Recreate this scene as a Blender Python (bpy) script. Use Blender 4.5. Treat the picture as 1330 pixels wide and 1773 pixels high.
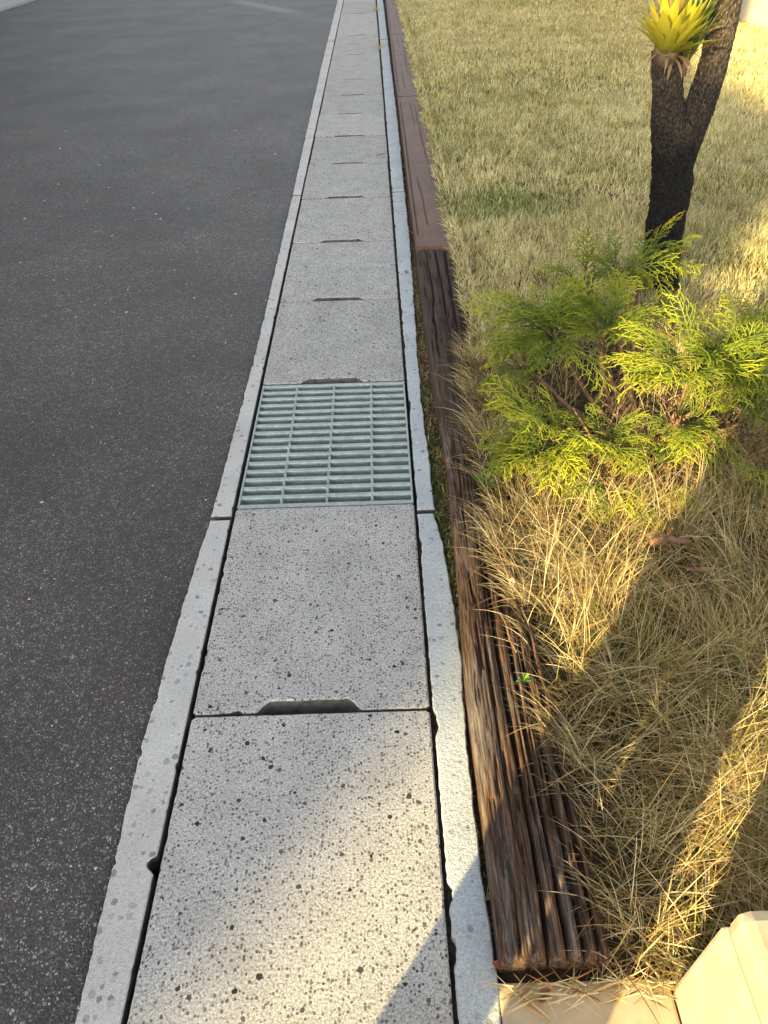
import bpy, bmesh, math, random
import numpy as np
from mathutils import Vector, Matrix

# ------------------------------------------------------------------ scene, camera, sky, sun
sc = bpy.context.scene
for o in list(bpy.data.objects):
    bpy.data.objects.remove(o)
COL = sc.collection

CAM = Vector((0.3803, -0.7653, 1.1646))
FW = Vector((-0.00379329, 0.75290033, -0.65812363))
RT = Vector((0.99949652, -0.01787729, -0.02621271))
UP = Vector((0.03150102, 0.65789171, 0.75245344))
cam = bpy.data.cameras.new('camera')
camo = bpy.data.objects.new('camera', cam)
COL.objects.link(camo)
m = Matrix((RT, UP, -FW)).transposed().to_4x4()
m.translation = CAM
camo.matrix_world = m
cam.sensor_width = 36
cam.lens = 1230.0 / 1773.0 * 36
cam.clip_start = 0.02
cam.clip_end = 2000
sc.camera = camo

SUN_EL = math.radians(16)
AZ = math.radians(38)                       # light travels towards (sin AZ, cos AZ)
SD = Vector((math.sin(AZ) * math.cos(SUN_EL), math.cos(AZ) * math.cos(SUN_EL), -math.sin(SUN_EL)))
w = bpy.data.worlds.new('World')
sc.world = w
w.use_nodes = True
nt = w.node_tree
bg = nt.nodes['Background']
sky = nt.nodes.new('ShaderNodeTexSky')
sky.sky_type = 'NISHITA'
sky.sun_disc = False
sky.sun_elevation = SUN_EL
sky.sun_rotation = math.pi + AZ
sky.air_density = 1.0
sky.dust_density = 2.0
sky.ozone_density = 1.0
hs = nt.nodes.new('ShaderNodeHueSaturation')
hs.inputs['Saturation'].default_value = 0.30
nt.links.new(sky.outputs[0], hs.inputs['Color'])
nt.links.new(hs.outputs[0], bg.inputs[0])
bg.inputs[1].default_value = 0.115
sl = bpy.data.lights.new('sun', 'SUN')
sl.energy = 4.6
sl.angle = math.radians(0.5)
sl.color = (1.0, 0.77, 0.36)
so = bpy.data.objects.new('sun', sl)
so.rotation_euler = SD.to_track_quat('-Z', 'Y').to_euler()
COL.objects.link(so)
sc.view_settings.view_transform = 'Standard'
sc.view_settings.look = 'None'
sc.view_settings.exposure = 2.1
sc.view_settings.gamma = 1.0
sc.render.engine = 'CYCLES'

rng = np.random.default_rng(7)
random.seed(7)

# ------------------------------------------------------------------ helpers
def ray(px, py):
    return FW * 1230.0 + RT * (px - 665) - UP * (py - 886.5)
def on_z(px, py, z=0.0):                    # photo pixel -> point on a level plane
    d = ray(px, py)
    return CAM + d * ((z - CAM.z) / d.z)
def on_y(px, py, y):                        # photo pixel -> point in an upright plane
    d = ray(px, py)
    return CAM + d * ((y - CAM.y) / d.y)

def hsh(ix, iy, seed):
    n = (ix.astype(np.int64) * 374761393 + iy.astype(np.int64) * 668265263 + seed * 974634541) & 0x7fffffff
    n = ((n ^ (n >> 13)) * 1274126177) & 0x7fffffff
    n = n ^ (n >> 16)
    return (n & 0xffff) / 65535.0
def vn(x, y, seed=0):                       # value noise 0..1
    x, y = np.broadcast_arrays(np.asarray(x, float), np.asarray(y, float))
    ix = np.floor(x); iy = np.floor(y)
    fx = x - ix; fy = y - iy
    fx = fx * fx * (3 - 2 * fx); fy = fy * fy * (3 - 2 * fy)
    a = hsh(ix, iy, seed); b = hsh(ix + 1, iy, seed)
    c = hsh(ix, iy + 1, seed); d = hsh(ix + 1, iy + 1, seed)
    return (a * (1 - fx) + b * fx) * (1 - fy) + (c * (1 - fx) + d * fx) * fy
def fbm(x, y, seed=0, o=4):
    s = 0; a = 0.5; t = 0
    for i in range(o):
        s = s + a * vn(x * 2 ** i, y * 2 ** i, seed + i); t += a; a *= 0.5
    return s / t

def finish(name, me, mat, parent, smooth):
    if mat is not None:
        me.materials.append(mat)
    if smooth:
        me.polygons.foreach_set('use_smooth', np.ones(len(me.polygons), bool))
    o = bpy.data.objects.new(name, me)
    COL.objects.link(o)
    if parent is not None:
        o.parent = parent
    return o
def mesh(name, verts, faces, mat, parent=None, smooth=False):
    me = bpy.data.meshes.new(name)
    me.from_pydata([tuple(v) for v in verts], [], [tuple(f) for f in faces])
    me.update()
    return finish(name, me, mat, parent, smooth)
def nmesh(name, V, Q, mat, parent=None, smooth=True, col=None):   # numpy quads (or tris)
    me = bpy.data.meshes.new(name)
    V = np.asarray(V, np.float32); Q = np.asarray(Q, np.int32)
    k = Q.shape[1]
    me.vertices.add(len(V)); me.vertices.foreach_set('co', V.ravel())
    me.loops.add(Q.size); me.loops.foreach_set('vertex_index', Q.ravel())
    me.polygons.add(len(Q))
    me.polygons.foreach_set('loop_start', np.arange(0, Q.size, k, dtype=np.int32))
    me.polygons.foreach_set('loop_total', np.full(len(Q), k, np.int32))
    me.update(calc_edges=True)
    if col is not None:
        at = me.color_attributes.new('Col', 'FLOAT_COLOR', 'POINT')
        c4 = np.ones((len(V), 4), np.float32); c4[:, :3] = col
        at.data.foreach_set('color', c4.ravel())
    me.validate()
    return finish(name, me, mat, parent, smooth)
def empty(name, loc=(0, 0, 0)):
    o = bpy.data.objects.new(name, None)
    o.empty_display_size = 0.1
    o.location = loc
    COL.objects.link(o)
    return o
def tag(o, label=None, cat=None, group=None, kind=None):
    if label: o['label'] = label
    if cat: o['category'] = cat
    if group: o['group'] = group
    if kind: o['kind'] = kind
    return o
def box(name, x0, x1, y0, y1, z0, z1, mat, parent=None, bev=0.0):
    bm = bmesh.new()
    bmesh.ops.create_cube(bm, size=1)
    for v in bm.verts:
        v.co = Vector((x0 + (v.co.x + .5) * (x1 - x0), y0 + (v.co.y + .5) * (y1 - y0), z0 + (v.co.z + .5) * (z1 - z0)))
    if bev:
        bmesh.ops.bevel(bm, geom=bm.edges[:], offset=bev, segments=2, affect='EDGES', profile=0.6)
    me = bpy.data.meshes.new(name)
    bm.to_mesh(me); bm.free()
    return finish(name, me, mat, parent, False)
def tube(pts, rad, n=8, jit=0.0, seed=0):
    P = [Vector(p) for p in pts]
    V = []; F = []
    r_ = random.Random(seed)
    up = Vector((0.3, 0.2, 1)).normalized()
    for i, p in enumerate(P):
        t = (P[min(i + 1, len(P) - 1)] - P[max(i - 1, 0)]).normalized()
        a = t.cross(up)
        if a.length < .05: a = t.cross(Vector((1, 0, 0)))
        a.normalize(); b = t.cross(a)
        for k in range(n):
            th = 2 * math.pi * k / n
            rr = rad[i] * (1 + jit * (r_.random() - .5))
            V.append(p + (a * math.cos(th) + b * math.sin(th)) * rr)
    for i in range(len(P) - 1):
        for k in range(n):
            F.append((i * n + k, i * n + (k + 1) % n, (i + 1) * n + (k + 1) % n, (i + 1) * n + k))
    F.append(tuple(range(n))[::-1]); F.append(tuple((len(P) - 1) * n + k for k in range(n)))
    return V, F
def smooth_path(pts, sub=6):
    P = [Vector(p) for p in pts]; out = []
    for i in range(len(P) - 1):
        p0 = P[max(i - 1, 0)]; p1 = P[i]; p2 = P[i + 1]; p3 = P[min(i + 2, len(P) - 1)]
        for s in range(sub):
            t = s / sub
            out.append(0.5 * (2 * p1 + (p2 - p0) * t + (2 * p0 - 5 * p1 + 4 * p2 - p3) * t * t + (3 * p1 - p0 - 3 * p2 + p3) * t ** 3))
    out.append(P[-1]); return out

# ---- node material helper
class NT:
    def __init__(s, name):
        s.m = bpy.data.materials.new(name); s.m.use_nodes = True
        s.t = s.m.node_tree; s.b = s.t.nodes['Principled BSDF']; s.out = s.t.nodes['Material Output']
    def n(s, typ, **kw):
        x = s.t.nodes.new('ShaderNode' + typ)
        for k, v in kw.items():
            setattr(x, k, v)
        return x
    def l(s, a, b): s.t.links.new(a, b)
    def setin(s, sock, v):
        if hasattr(v, 'is_output'): s.l(v, sock)
        else: sock.default_value = v
    def pos(s, scale=(1, 1, 1), obj=False):
        if obj: src = s.n('TexCoord').outputs['Object']
        else: src = s.n('NewGeometry').outputs['Position']
        mp = s.n('Mapping'); s.l(src, mp.inputs[0]); mp.inputs['Scale'].default_value = scale
        return mp.outputs[0]
    def noise(s, vec, scale, detail=3, rough=.55):
        x = s.n('TexNoise'); s.l(vec, x.inputs['Vector'])
        x.inputs['Scale'].default_value = scale; x.inputs['Detail'].default_value = detail; x.inputs['Roughness'].default_value = rough
        return x.outputs['Fac']
    def vor(s, vec, scale, feature='F1', rand=1.0):
        x = s.n('TexVoronoi', feature=feature); s.l(vec, x.inputs['Vector'])
        x.inputs['Scale'].default_value = scale; x.inputs['Randomness'].default_value = rand
        return x
    def ramp(s, fac, stops, interp='LINEAR'):
        x = s.n('ValToRGB'); s.l(fac, x.inputs[0]); r = x.color_ramp; r.interpolation = interp
        while len(r.elements) < len(stops): r.elements.new(.5)
        for e, (p, c) in zip(r.elements, stops):
            e.position = p
            e.color = (c, c, c, 1) if not isinstance(c, tuple) else (*c, 1)
        return x.outputs[0]
    def mix(s, fac, a, b, typ='MIX'):
        x = s.n('Mix', data_type='RGBA', blend_type=typ)
        s.setin(x.inputs[0], fac)
        for i, v in ((6, a), (7, b)):
            if hasattr(v, 'is_output'): s.l(v, x.inputs[i])
            else: x.inputs[i].default_value = (*v, 1)
        return x.outputs[2]
    def math(s, op, a, b=0.0, c=None):
        x = s.n('Math', operation=op); s.setin(x.inputs[0], a); s.setin(x.inputs[1], b)
        if c is not None: s.setin(x.inputs[2], c)
        return x.outputs[0]
    def sep(s, vec):
        x = s.n('SeparateXYZ'); s.l(vec, x.inputs[0]); return x.outputs
    def bump(s, h, strength=.5, dist=.002, normal=None):
        x = s.n('Bump'); s.l(h, x.inputs['Height']); x.inputs['Strength'].default_value = strength; x.inputs['Distance'].default_value = dist
        if normal: s.l(normal, x.inputs['Normal'])
        s.l(x.outputs[0], s.b.inputs['Normal']); return x.outputs[0]
    def done(s, col=None, rough=.8, metal=0, spec=None):
        if col is not None:
            if hasattr(col, 'is_output'): s.l(col, s.b.inputs['Base Color'])
            else: s.b.inputs['Base Color'].default_value = (*col, 1)
        s.setin(s.b.inputs['Roughness'], rough); s.b.inputs['Metallic'].default_value = metal
        if spec is not None: s.b.inputs['Specular IOR Level'].default_value = spec
        return s.m

# ------------------------------------------------------------------ materials
def mat_asphalt():
    a = NT('asphalt'); p = a.pos()
    v1 = a.vor(p, 230)
    v2 = a.vor(p, 480)
    rnd = a.sep(v1.outputs['Color'])[0]
    rnd2 = a.sep(v2.outputs['Color'])[1]
    base = a.ramp(rnd, [(0, .020), (.5, .036), (.90, .056), (.975, .085), (.99, .28), (1, .50)])
    fine = a.ramp(rnd2, [(0, .016), (.55, .042), (.88, .10), (.95, .36), (1, .75)])
    c = a.mix(.50, base, fine)
    big = a.noise(p, 1.6, 4)
    c = a.mix(1.0, c, a.ramp(big, [(.36, .70), (.64, 1.28)]), 'MULTIPLY')
    st = a.noise(p, 5.0, 5, .65)
    c = a.mix(a.ramp(st, [(.56, 0.0), (.70, .55)]), c, (.050, .030, .019))     # brownish oil and earth stains
    c = a.mix(1.0, c, (1.10, 1.0, .90), 'MULTIPLY')
    xyz = a.sep(p)                                        # reflected sunlight painted as a pale streak across the lane
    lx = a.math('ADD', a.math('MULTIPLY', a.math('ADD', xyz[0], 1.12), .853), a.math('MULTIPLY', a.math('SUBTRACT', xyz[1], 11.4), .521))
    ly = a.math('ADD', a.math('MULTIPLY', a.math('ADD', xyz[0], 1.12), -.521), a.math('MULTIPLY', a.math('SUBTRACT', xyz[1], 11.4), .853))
    lit_m = a.math('MULTIPLY', a.ramp(a.math('ABSOLUTE', lx), [(.04, 1.0), (.20, 0.0)]), a.ramp(a.math('MULTIPLY', a.math('ABSOLUTE', ly), .5), [(.30, 1.0), (.62, 0.0)]))
    c = a.mix(a.math('MULTIPLY', lit_m, .8), c, (.22, .20, .17))
    gr = a.noise(p, 60, 2)
    c = a.mix(a.ramp(gr, [(.35, .45), (.6, 0.0)]), c, (.016, .015, .014))
    h = a.math('SUBTRACT', 1.0, v1.outputs['Distance'])
    h2 = a.math('SUBTRACT', 1.0, v2.outputs['Distance'])
    hh = a.math('ADD', a.math('MULTIPLY', h, .8), a.math('MULTIPLY', h2, .4))
    hh = a.math('ADD', hh, a.math('MULTIPLY', rnd, .6))
    a.bump(hh, .85, .003)
    c = a.mix(1.0, c, (.92, .92, .95), 'MULTIPLY')
    return a.done(c, .62, spec=.55)
def mat_cover(name, tint=(1, 1, 1), pit=1.0):
    a = NT(name); p = a.pos()
    oi = a.n('ObjectInfo')
    sp = a.noise(p, 260, 3, .7)
    c = a.ramp(sp, [(.30, .13), (.44, .30), (.56, .43), (.72, .60)])
    med = a.noise(p, 9, 4)
    c = a.mix(1.0, c, a.ramp(med, [(.3, .86), (.7, 1.08)]), 'MULTIPLY')
    c = a.mix(1.0, c, a.ramp(oi.outputs['Random'], [(0, .90), (1, 1.06)]), 'MULTIPLY')
    c = a.mix(1.0, c, tint, 'MULTIPLY')
    v = a.vor(p, 62); rr = a.sep(v.outputs['Color'])
    rad = a.ramp(rr[0], [(.45, 0.0), (.80, .15), (1, .30)])
    wob = a.math('MULTIPLY', a.math('SUBTRACT', a.noise(p, 260, 1), .5), .22)
    inn = a.math('LESS_THAN', a.math('ADD', v.outputs['Distance'], wob), rad)
    v2 = a.vor(p, 170); r2 = a.sep(v2.outputs['Color'])
    rad2 = a.ramp(r2[0], [(.15, 0.0), (.7, .30), (1, .46)])
    inn2 = a.math('LESS_THAN', v2.outputs['Distance'], rad2)
    pits = a.math('MAXIMUM', inn, a.math('MULTIPLY', inn2, .82))
    pits = a.math('MULTIPLY', pits, pit)
    stone = a.mix(rr[1], (.020, .019, .018), (.10, .098, .092))
    c = a.mix(pits, c, stone)
    h = a.math('SUBTRACT', a.math('MULTIPLY', sp, .6), pits)
    a.bump(h, .8, .003)
    return a.done(c, .88, spec=.25)
def mat_lip(name, tint):
    a = NT(name); p = a.pos()
    v = a.vor(p, 70); rr = a.sep(v.outputs['Color'])
    d = a.noise(p, 160, 2)
    rad = a.ramp(rr[0], [(.45, 0.0), (.75, .26), (1, .46)])
    inn = a.math('LESS_THAN', a.math('ADD', v.outputs['Distance'], a.math('MULTIPLY', a.math('SUBTRACT', d, .5), .3)), rad)
    d2 = a.noise(p, 420, 2, .7)
    c = a.mix(.5, a.ramp(d, [(.3, .33), (.5, .45), (.7, .52)]), a.ramp(d2, [(.3, .16), (.48, .44), (.7, .62)]))
    c = a.mix(1.0, c, a.ramp(a.noise(p, 6, 4), [(.3, .84), (.7, 1.08)]), 'MULTIPLY')
    c = a.mix(1.0, c, tint, 'MULTIPLY')
    c = a.mix(a.math('MULTIPLY', inn, .8), c, a.ramp(rr[1], [(0, (.13, .135, .14)), (.5, (.24, .25, .255)), (.93, (.36, .36, .35)), (1, (.55, .52, .42))]))
    dk = a.vor(p, 26); dr = a.sep(dk.outputs['Color'])
    dki = a.math('LESS_THAN', a.math('ADD', dk.outputs['Distance'], a.math('MULTIPLY', a.math('SUBTRACT', d, .5), .35)), a.ramp(dr[0], [(.80, 0.0), (1, .16)]))
    c = a.mix(dki, c, (.055, .057, .06))
    a.bump(a.math('ADD', d2, a.math('SUBTRACT', d, a.math('MULTIPLY', dki, 1.0))), .6, .0025)
    return a.done(c, .85, spec=.3)
def mat_plainnoise(name, c0, c1, scale=40, rough=.9, bump=.6, dist=.004, detail=5):
    a = NT(name); p = a.pos()
    f = a.noise(p, scale, detail, .65)
    a.bump(f, bump, dist)
    return a.done(a.ramp(f, [(.3, c0), (.7, c1)]), rough, spec=.25)
def mat_steel():
    a = NT('galvanised_steel'); p = a.pos()
    v = a.vor(p, 120); r = a.sep(v.outputs['Color'])[0]
    n = a.noise(p, 30, 4)
    c = a.mix(.5, a.ramp(r, [(0, (.20, .25, .24)), (1, (.32, .375, .36))]), a.ramp(n, [(.3, (.17, .22, .205)), (.7, (.34, .39, .38))]))
    d = a.noise(p, 260, 2)
    c = a.mix(a.ramp(d, [(.58, 0.0), (.70, .55)]), c, (.62, .66, .65))
    a.bump(d, .25, .001)
    return a.done(c, .45, .15)
def mat_oldwood():
    a = NT('weathered_wood')
    ps = a.pos((300, 15, 110)); p = a.pos(); pm = a.pos((55, 4.5, 40))
    f = a.noise(ps, 1, 6, .75); g = a.noise(pm, 1, 4, .6); b = a.noise(p, 3.2, 3)
    brown = a.ramp(f, [(.34, (.012, .008, .006)), (.47, (.058, .034, .021)), (.56, (.135, .076, .044)), (.68, (.27, .165, .10))])
    grey = a.ramp(f, [(.33, (.025, .022, .020)), (.5, (.14, .122, .110)), (.67, (.32, .29, .265))])
    c = a.mix(a.ramp(a.math('ADD', a.math('MULTIPLY', g, .6), a.math('MULTIPLY', b, .4)), [(.49, 0.0), (.64, .9)]), brown, grey)
    org = a.noise(a.pos((110, 12, 60)), 1, 4, .7)
    c = a.mix(a.ramp(org, [(.58, 0.0), (.72, .7)]), c, (.21, .095, .040))
    # remains of dark brown stain on the far half
    y = a.sep(p)[1]
    msk = a.math('ADD', y, a.math('MULTIPLY', a.math('SUBTRACT', a.noise(a.pos((25, 3, 1)), 1, 4, .7), .5), 1.5))
    stain = a.ramp(g, [(.3, (.034, .024, .019)), (.7, (.082, .058, .046))])
    mr = a.n('MapRange'); a.l(msk, mr.inputs[0]); mr.inputs[1].default_value = .78; mr.inputs[2].default_value = 1.05
    c = a.mix(mr.outputs[0], c, stain)
    a.bump(f, 1.0, .006)
    return a.done(c, .85, spec=.2)
def mat_paintwood():
    a = NT('brown_painted_wood'); p = a.pos()
    n = a.noise(p, 5, 4); g = a.noise(a.pos((90, 6, 40)), 1, 3)
    c = a.ramp(n, [(.3, (.070, .034, .019)), (.7, (.118, .062, .038))])
    ch = a.noise(p, 16, 5, .7)
    c = a.mix(a.ramp(ch, [(.69, 0.0), (.73, .7)]), c, (.30, .27, .24))
    a.bump(g, .35, .002)
    return a.done(c, .62, spec=.4)
def mat_attr(name, rough=.7, trans=.25, spec=.2, rnd=.0):
    a = NT(name)
    at = a.n('Attribute', attribute_name='Col')
    c = at.outputs['Color']
    if rnd:
        oi = a.n('ObjectInfo')
        c = a.mix(1.0, c, a.ramp(oi.outputs['Random'], [(0, (1 - rnd, 1 - rnd * .55, 1 - rnd)), (1, (1 + rnd * .6, 1 + rnd * .5, 1))]), 'MULTIPLY')
    a.done(c, rough, spec=spec)
    tr = a.n('BsdfTranslucent'); a.l(c, tr.inputs['Color'])
    mx = a.n('MixShader'); mx.inputs[0].default_value = trans
    a.l(a.b.outputs[0], mx.inputs[1]); a.l(tr.outputs[0], mx.inputs[2]); a.l(mx.outputs[0], a.out.inputs[0])
    return a.m
def mat_bark():
    a = NT('tree_bark'); p = a.pos()
    z = a.sep(p)[2]
    v = a.vor(a.pos((1, 1, .55)), 150)
    n = a.noise(p, 90, 5, .75); b = a.noise(p, 8, 3)
    dark = a.ramp(n, [(.35, (.006, .006, .0055)), (.6, (.022, .020, .017)), (.75, (.05, .046, .04))])
    pale = a.ramp(n, [(.32, (.055, .040, .028)), (.55, (.15, .115, .08)), (.75, (.27, .22, .165))])
    # sooty mould covers the foot up to the fork
    mr = a.n('MapRange'); a.l(a.math('ADD', z, a.math('MULTIPLY', a.math('SUBTRACT', b, .5), .35)), mr.inputs[0])
    mr.inputs[1].default_value = .46; mr.inputs[2].default_value = .74
    c = a.mix(mr.outputs[0], dark, pale)
    moss = a.noise(p, 22, 3)
    c = a.mix(a.ramp(moss, [(.60, 0.0), (.72, .45)]), c, (.040, .045, .014))
    lk = a.vor(p, 330); lr = a.sep(lk.outputs['Color'])[0]
    c = a.mix(a.math('MULTIPLY', a.math('GREATER_THAN', lr, .975), a.math('LESS_THAN', lk.outputs['Distance'], .40)), c, (.20, .20, .18))
    c = a.mix(1.0, c, a.ramp(v.outputs['Distance'], [(.15, 1.25), (.65, .45)]), 'MULTIPLY')
    h = a.math('SUBTRACT', a.math('MULTIPLY', n, 1.0), a.math('MULTIPLY', v.outputs['Distance'], .9))
    a.bump(h, 1.0, .012)
    return a.done(c, .9, spec=.2)
def mat_flat(name, c, rough=.7, metal=0, var=.12, scale=30):
    a = NT(name); n = a.noise(a.pos(), scale, 4)
    lo = tuple(x * (1 - var) for x in c); hi = tuple(min(1, x * (1 + var)) for x in c)
    a.bump(n, .15, .002)
    return a.done(a.ramp(n, [(.3, lo), (.7, hi)]), rough, metal)

M = dict(
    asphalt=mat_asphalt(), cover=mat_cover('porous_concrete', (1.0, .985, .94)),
    lip_l=mat_lip('kerb_concrete', (1.0, .985, .95)), lip_r=mat_lip('sky_tinted_kerb_concrete', (.88, .96, 1.0)),  # blue tint on the right lip stands in for reflected sky
    channel=mat_plainnoise('damp_concrete', (.05, .05, .045), (.13, .125, .11), 20),
    grime=mat_plainnoise('grimy_concrete', (.045, .042, .036), (.15, .143, .128), 35),
    steel=mat_steel(), wood=mat_oldwood(), paint=mat_paintwood(),
    dirt=mat_plainnoise('dark_dirt', (.010, .008, .006), (.055, .040, .028), 120, .95, 1.0, .006),
    soil=mat_plainnoise('brown_soil', (.022, .015, .010), (.085, .060, .036), 45, .95, .9, .008),
    grass=mat_attr('grass_blade', .6, .30, .25), spray=mat_attr('conifer_scale_leaf', .55, .14, .3, .25),
    leaf=mat_attr('strap_leaf', .40, .30, .4), bark=mat_bark(),
    twig=mat_plainnoise('reddish_twig', (.075, .040, .024), (.27, .155, .09), 60, .85, .6, .002),
    beige=mat_plainnoise('beige_tile', (.34, .275, .18), (.46, .38, .26), 28, .75, .25, .002),
    cream=mat_plainnoise('cream_render', (.44, .38, .27), (.54, .47, .35), 12, .85, .3, .003),
    pave=mat_plainnoise('grey_paving', (.26, .27, .27), (.38, .39, .38), 30, .85, .4, .003),
    plaster=mat_flat('house_plaster', (.50, .49, .46)), roof=mat_flat('roof_tile', (.10, .10, .11)),
    glass=mat_flat('window_glass', (.03, .04, .05), .1), black=mat_flat('plain_black', (.02, .021, .024), .6),
    pebble=mat_attr('stone_chip', .6, .0, .4), cloth=mat_flat('navy_cloth', (.03, .035, .06)), jacket=mat_flat('grey_jacket', (.15, .15, .16)),
    skin=mat_flat('skin', (.50, .32, .23), .5), hair=mat_flat('black_hair', (.012, .010, .009), .5),
    deadleaf=mat_attr('dead_leaf', .7, .2, .3), cut=mat_flat('cut_wood', (.20, .14, .09)))

# ------------------------------------------------------------------ the setting
# ground: one sheet to the horizon with the gutter trench in it
gx = [-900, -0.10, -0.0999, 0.5599, 0.56, 900]
gz = [-.09, -.09, -.52, -.52, -.09, -.09]
V = []; F = []
for x, z in zip(gx, gz):
    V += [(x, -900, z), (x, 900, z)]
for i in range(5):
    F.append((2 * i, 2 * i + 2, 2 * i + 3, 2 * i + 1))
tag(mesh('ground', V, F, M['soil']), 'bare earth under road and lawn reaching to the horizon', kind='structure')

# road with a ragged asphalt edge along the kerb lip
LIPO = ([-6, -.485, -.07, .30, .558, 1.45, 3.04, 6.5, 11.8, 30], [-.075, -.070, -.080, -.070, -.056, -.044, -.050, -.076, -.09, -.10])
ys = np.concatenate([np.linspace(-40, -4.1, 8), np.arange(-4, 3, .012), np.arange(3, 16, .06), np.linspace(16.2, 80, 12)])
xe = np.interp(ys, *LIPO) + .004 + .010 * (fbm(ys * 30, ys * 0, 3) - .5)
cols = [-5.0, -3.5, -2.2, -1.2, -.6, -.25]
V = []; F = []
for y, x in zip(ys, xe):
    for c in cols: V.append((c, y, -.010 + .0015 * (float(vn(c * 2, y * 1.3, 5)) - .5)))
    V.append((x - .014, y, -.009)); V.append((x + .012, y, -.020))
k = len(cols) + 2
for i in range(len(ys) - 1):
    for j in range(k - 1):
        F.append((i * k + j, i * k + j + 1, (i + 1) * k + j + 1, (i + 1) * k + j))
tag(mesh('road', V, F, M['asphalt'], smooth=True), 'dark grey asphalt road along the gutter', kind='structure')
# pavement over the road
bx = box('pavement', -6.4, -4.985, -40, 80, -.08, .03, M['pave'], bev=.01)
tag(bx, 'pale concrete pavement on the other side of the road', kind='structure')

# soil under lawn and long grass
def soil_z(x, y):
    x = np.asarray(x, float); y = np.asarray(y, float)
    z = -.015 + .030 * np.clip((x - .62) / .35, 0, 1) + .022 * (fbm(x * 5, y * 5, 21) - .5)
    z = z + .018 * np.clip((x - .8) / 2, 0, 1)
    return z
xs = np.concatenate([np.linspace(.52, 2.2, 70), np.linspace(2.3, 6, 30), [9, 14, 25, 60]])
ysg = np.concatenate([np.linspace(-.449, 3, 140), np.linspace(3.1, 14, 80), [20, 30, 60]])
X, Y = np.meshgrid(xs, ysg); Z = soil_z(X, Y)
Vs = np.stack([X, Y, Z], -1).reshape(-1, 3)
nx = len(xs); ii = np.arange((len(ysg) - 1) * nx).reshape(-1, nx)[:, :-1].ravel()
tag(nmesh('lawn_soil', Vs, np.stack([ii, ii + 1, ii + nx + 1, ii + nx], -1), M['soil']), 'brown soil under the dry lawn', kind='structure')

# ------------------------------------------------------------------ prisms with chipped edges
def prism(name, outline, ztop, zbot, mat, parent=None, bev=.003, offs_bot=None):
    """outline: list of (x,y) counter-clockwise; small chamfer; jitter already applied"""
    n = len(outline); P = np.array(outline, float)
    d = np.roll(P, -1, 0) - np.roll(P, 1, 0)
    d /= np.linalg.norm(d, axis=1)[:, None] + 1e-9
    nin = np.stack([-d[:, 1], d[:, 0]], -1)
    inner = P + nin * bev
    B = P if offs_bot is None else np.array(offs_bot, float)
    V = [(x, y, ztop) for x, y in inner] + [(x, y, ztop - bev) for x, y in P] + [(x, y, zbot) for x, y in B]
    F = [tuple(range(n))]
    for i in range(n):
        j = (i + 1) % n
        F.append((i, n + i, n + j, j)); F.append((n + i, 2 * n + i, 2 * n + j, n + j))
    F.append(tuple(2 * n + i for i in range(n))[::-1])
    o = mesh(name, V, F, mat, parent)
    o.data.materials.append(M['grime'])
    for p in o.data.polygons:
        if len(p.vertices) == 4 and abs(p.normal.z) < .3: p.material_index = 1
    return o

W = 0.450
def cover_mesh(name, seed):
    """cover in local coords: x 0..W, y 0..0.596, hand notch in the near edge"""
    r = random.Random(seed)
    L = .5955
    top = []; bot = []
    nx0, nx1, dep = .123, .318, .026
    def jit(s): return (r.random() - .5) * s
    e = .0016
    cor = .008
    xs_ = [cor + (W - 2 * cor) * i / 44 for i in range(45)]
    chip = sorted(r.uniform(.0, .10) for _ in range(2))
    for x in xs_:
        if nx0 < x < nx1: continue
        if x >= nx1 and not any(abs(t[0] - nx1) < 1e-6 for t in top):
            # notch: slanted ends, sloping back wall
            top += [(nx0, .002), (nx0 + .008, .014), (nx0 + .022, dep + jit(.002))]
            bot += [(nx0 + .001, .0), (nx0 + .010, .006), (nx0 + .024, .013)]
            for q in range(1, 8):
                xx = nx0 + .022 + (nx1 - nx0 - .044) * q / 8
                top.append((xx, dep + jit(.0022))); bot.append((xx, .013))
            top += [(nx1 - .022, dep + jit(.002)), (nx1 - .010, .015), (nx1, .002)]
            bot += [(nx1 - .024, .013), (nx1 - .010, .006), (nx1 - .001, .0)]
        y = abs(jit(e)) + (.007 * r.random() if x < .09 and r.random() < .35 else 0)
        top.append((x, y)); bot.append((x, 0))
    for i in range(46):
        y = .006 + (L - .012) * i / 45
        top.append((W - abs(jit(e)) - (.004 * r.random() if r.random() < .05 else 0), y)); bot.append((W, y))
    for x in reversed(xs_):
        top.append((x, L - abs(jit(e)))); bot.append((x, L))
    for i in reversed(range(46)):
        y = .006 + (L - .012) * i / 45
        top.append((abs(jit(e)) + (.004 * r.random() if r.random() < .05 else 0), y)); bot.append((0, y))
    o = prism(name, top, 0, -.058, M['cover'], None, .0030, bot)
    for p in o.data.polygons:
        if len(p.vertices) == 4 and abs(p.normal.z) < .55: p.material_index = 1
    return o

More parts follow.
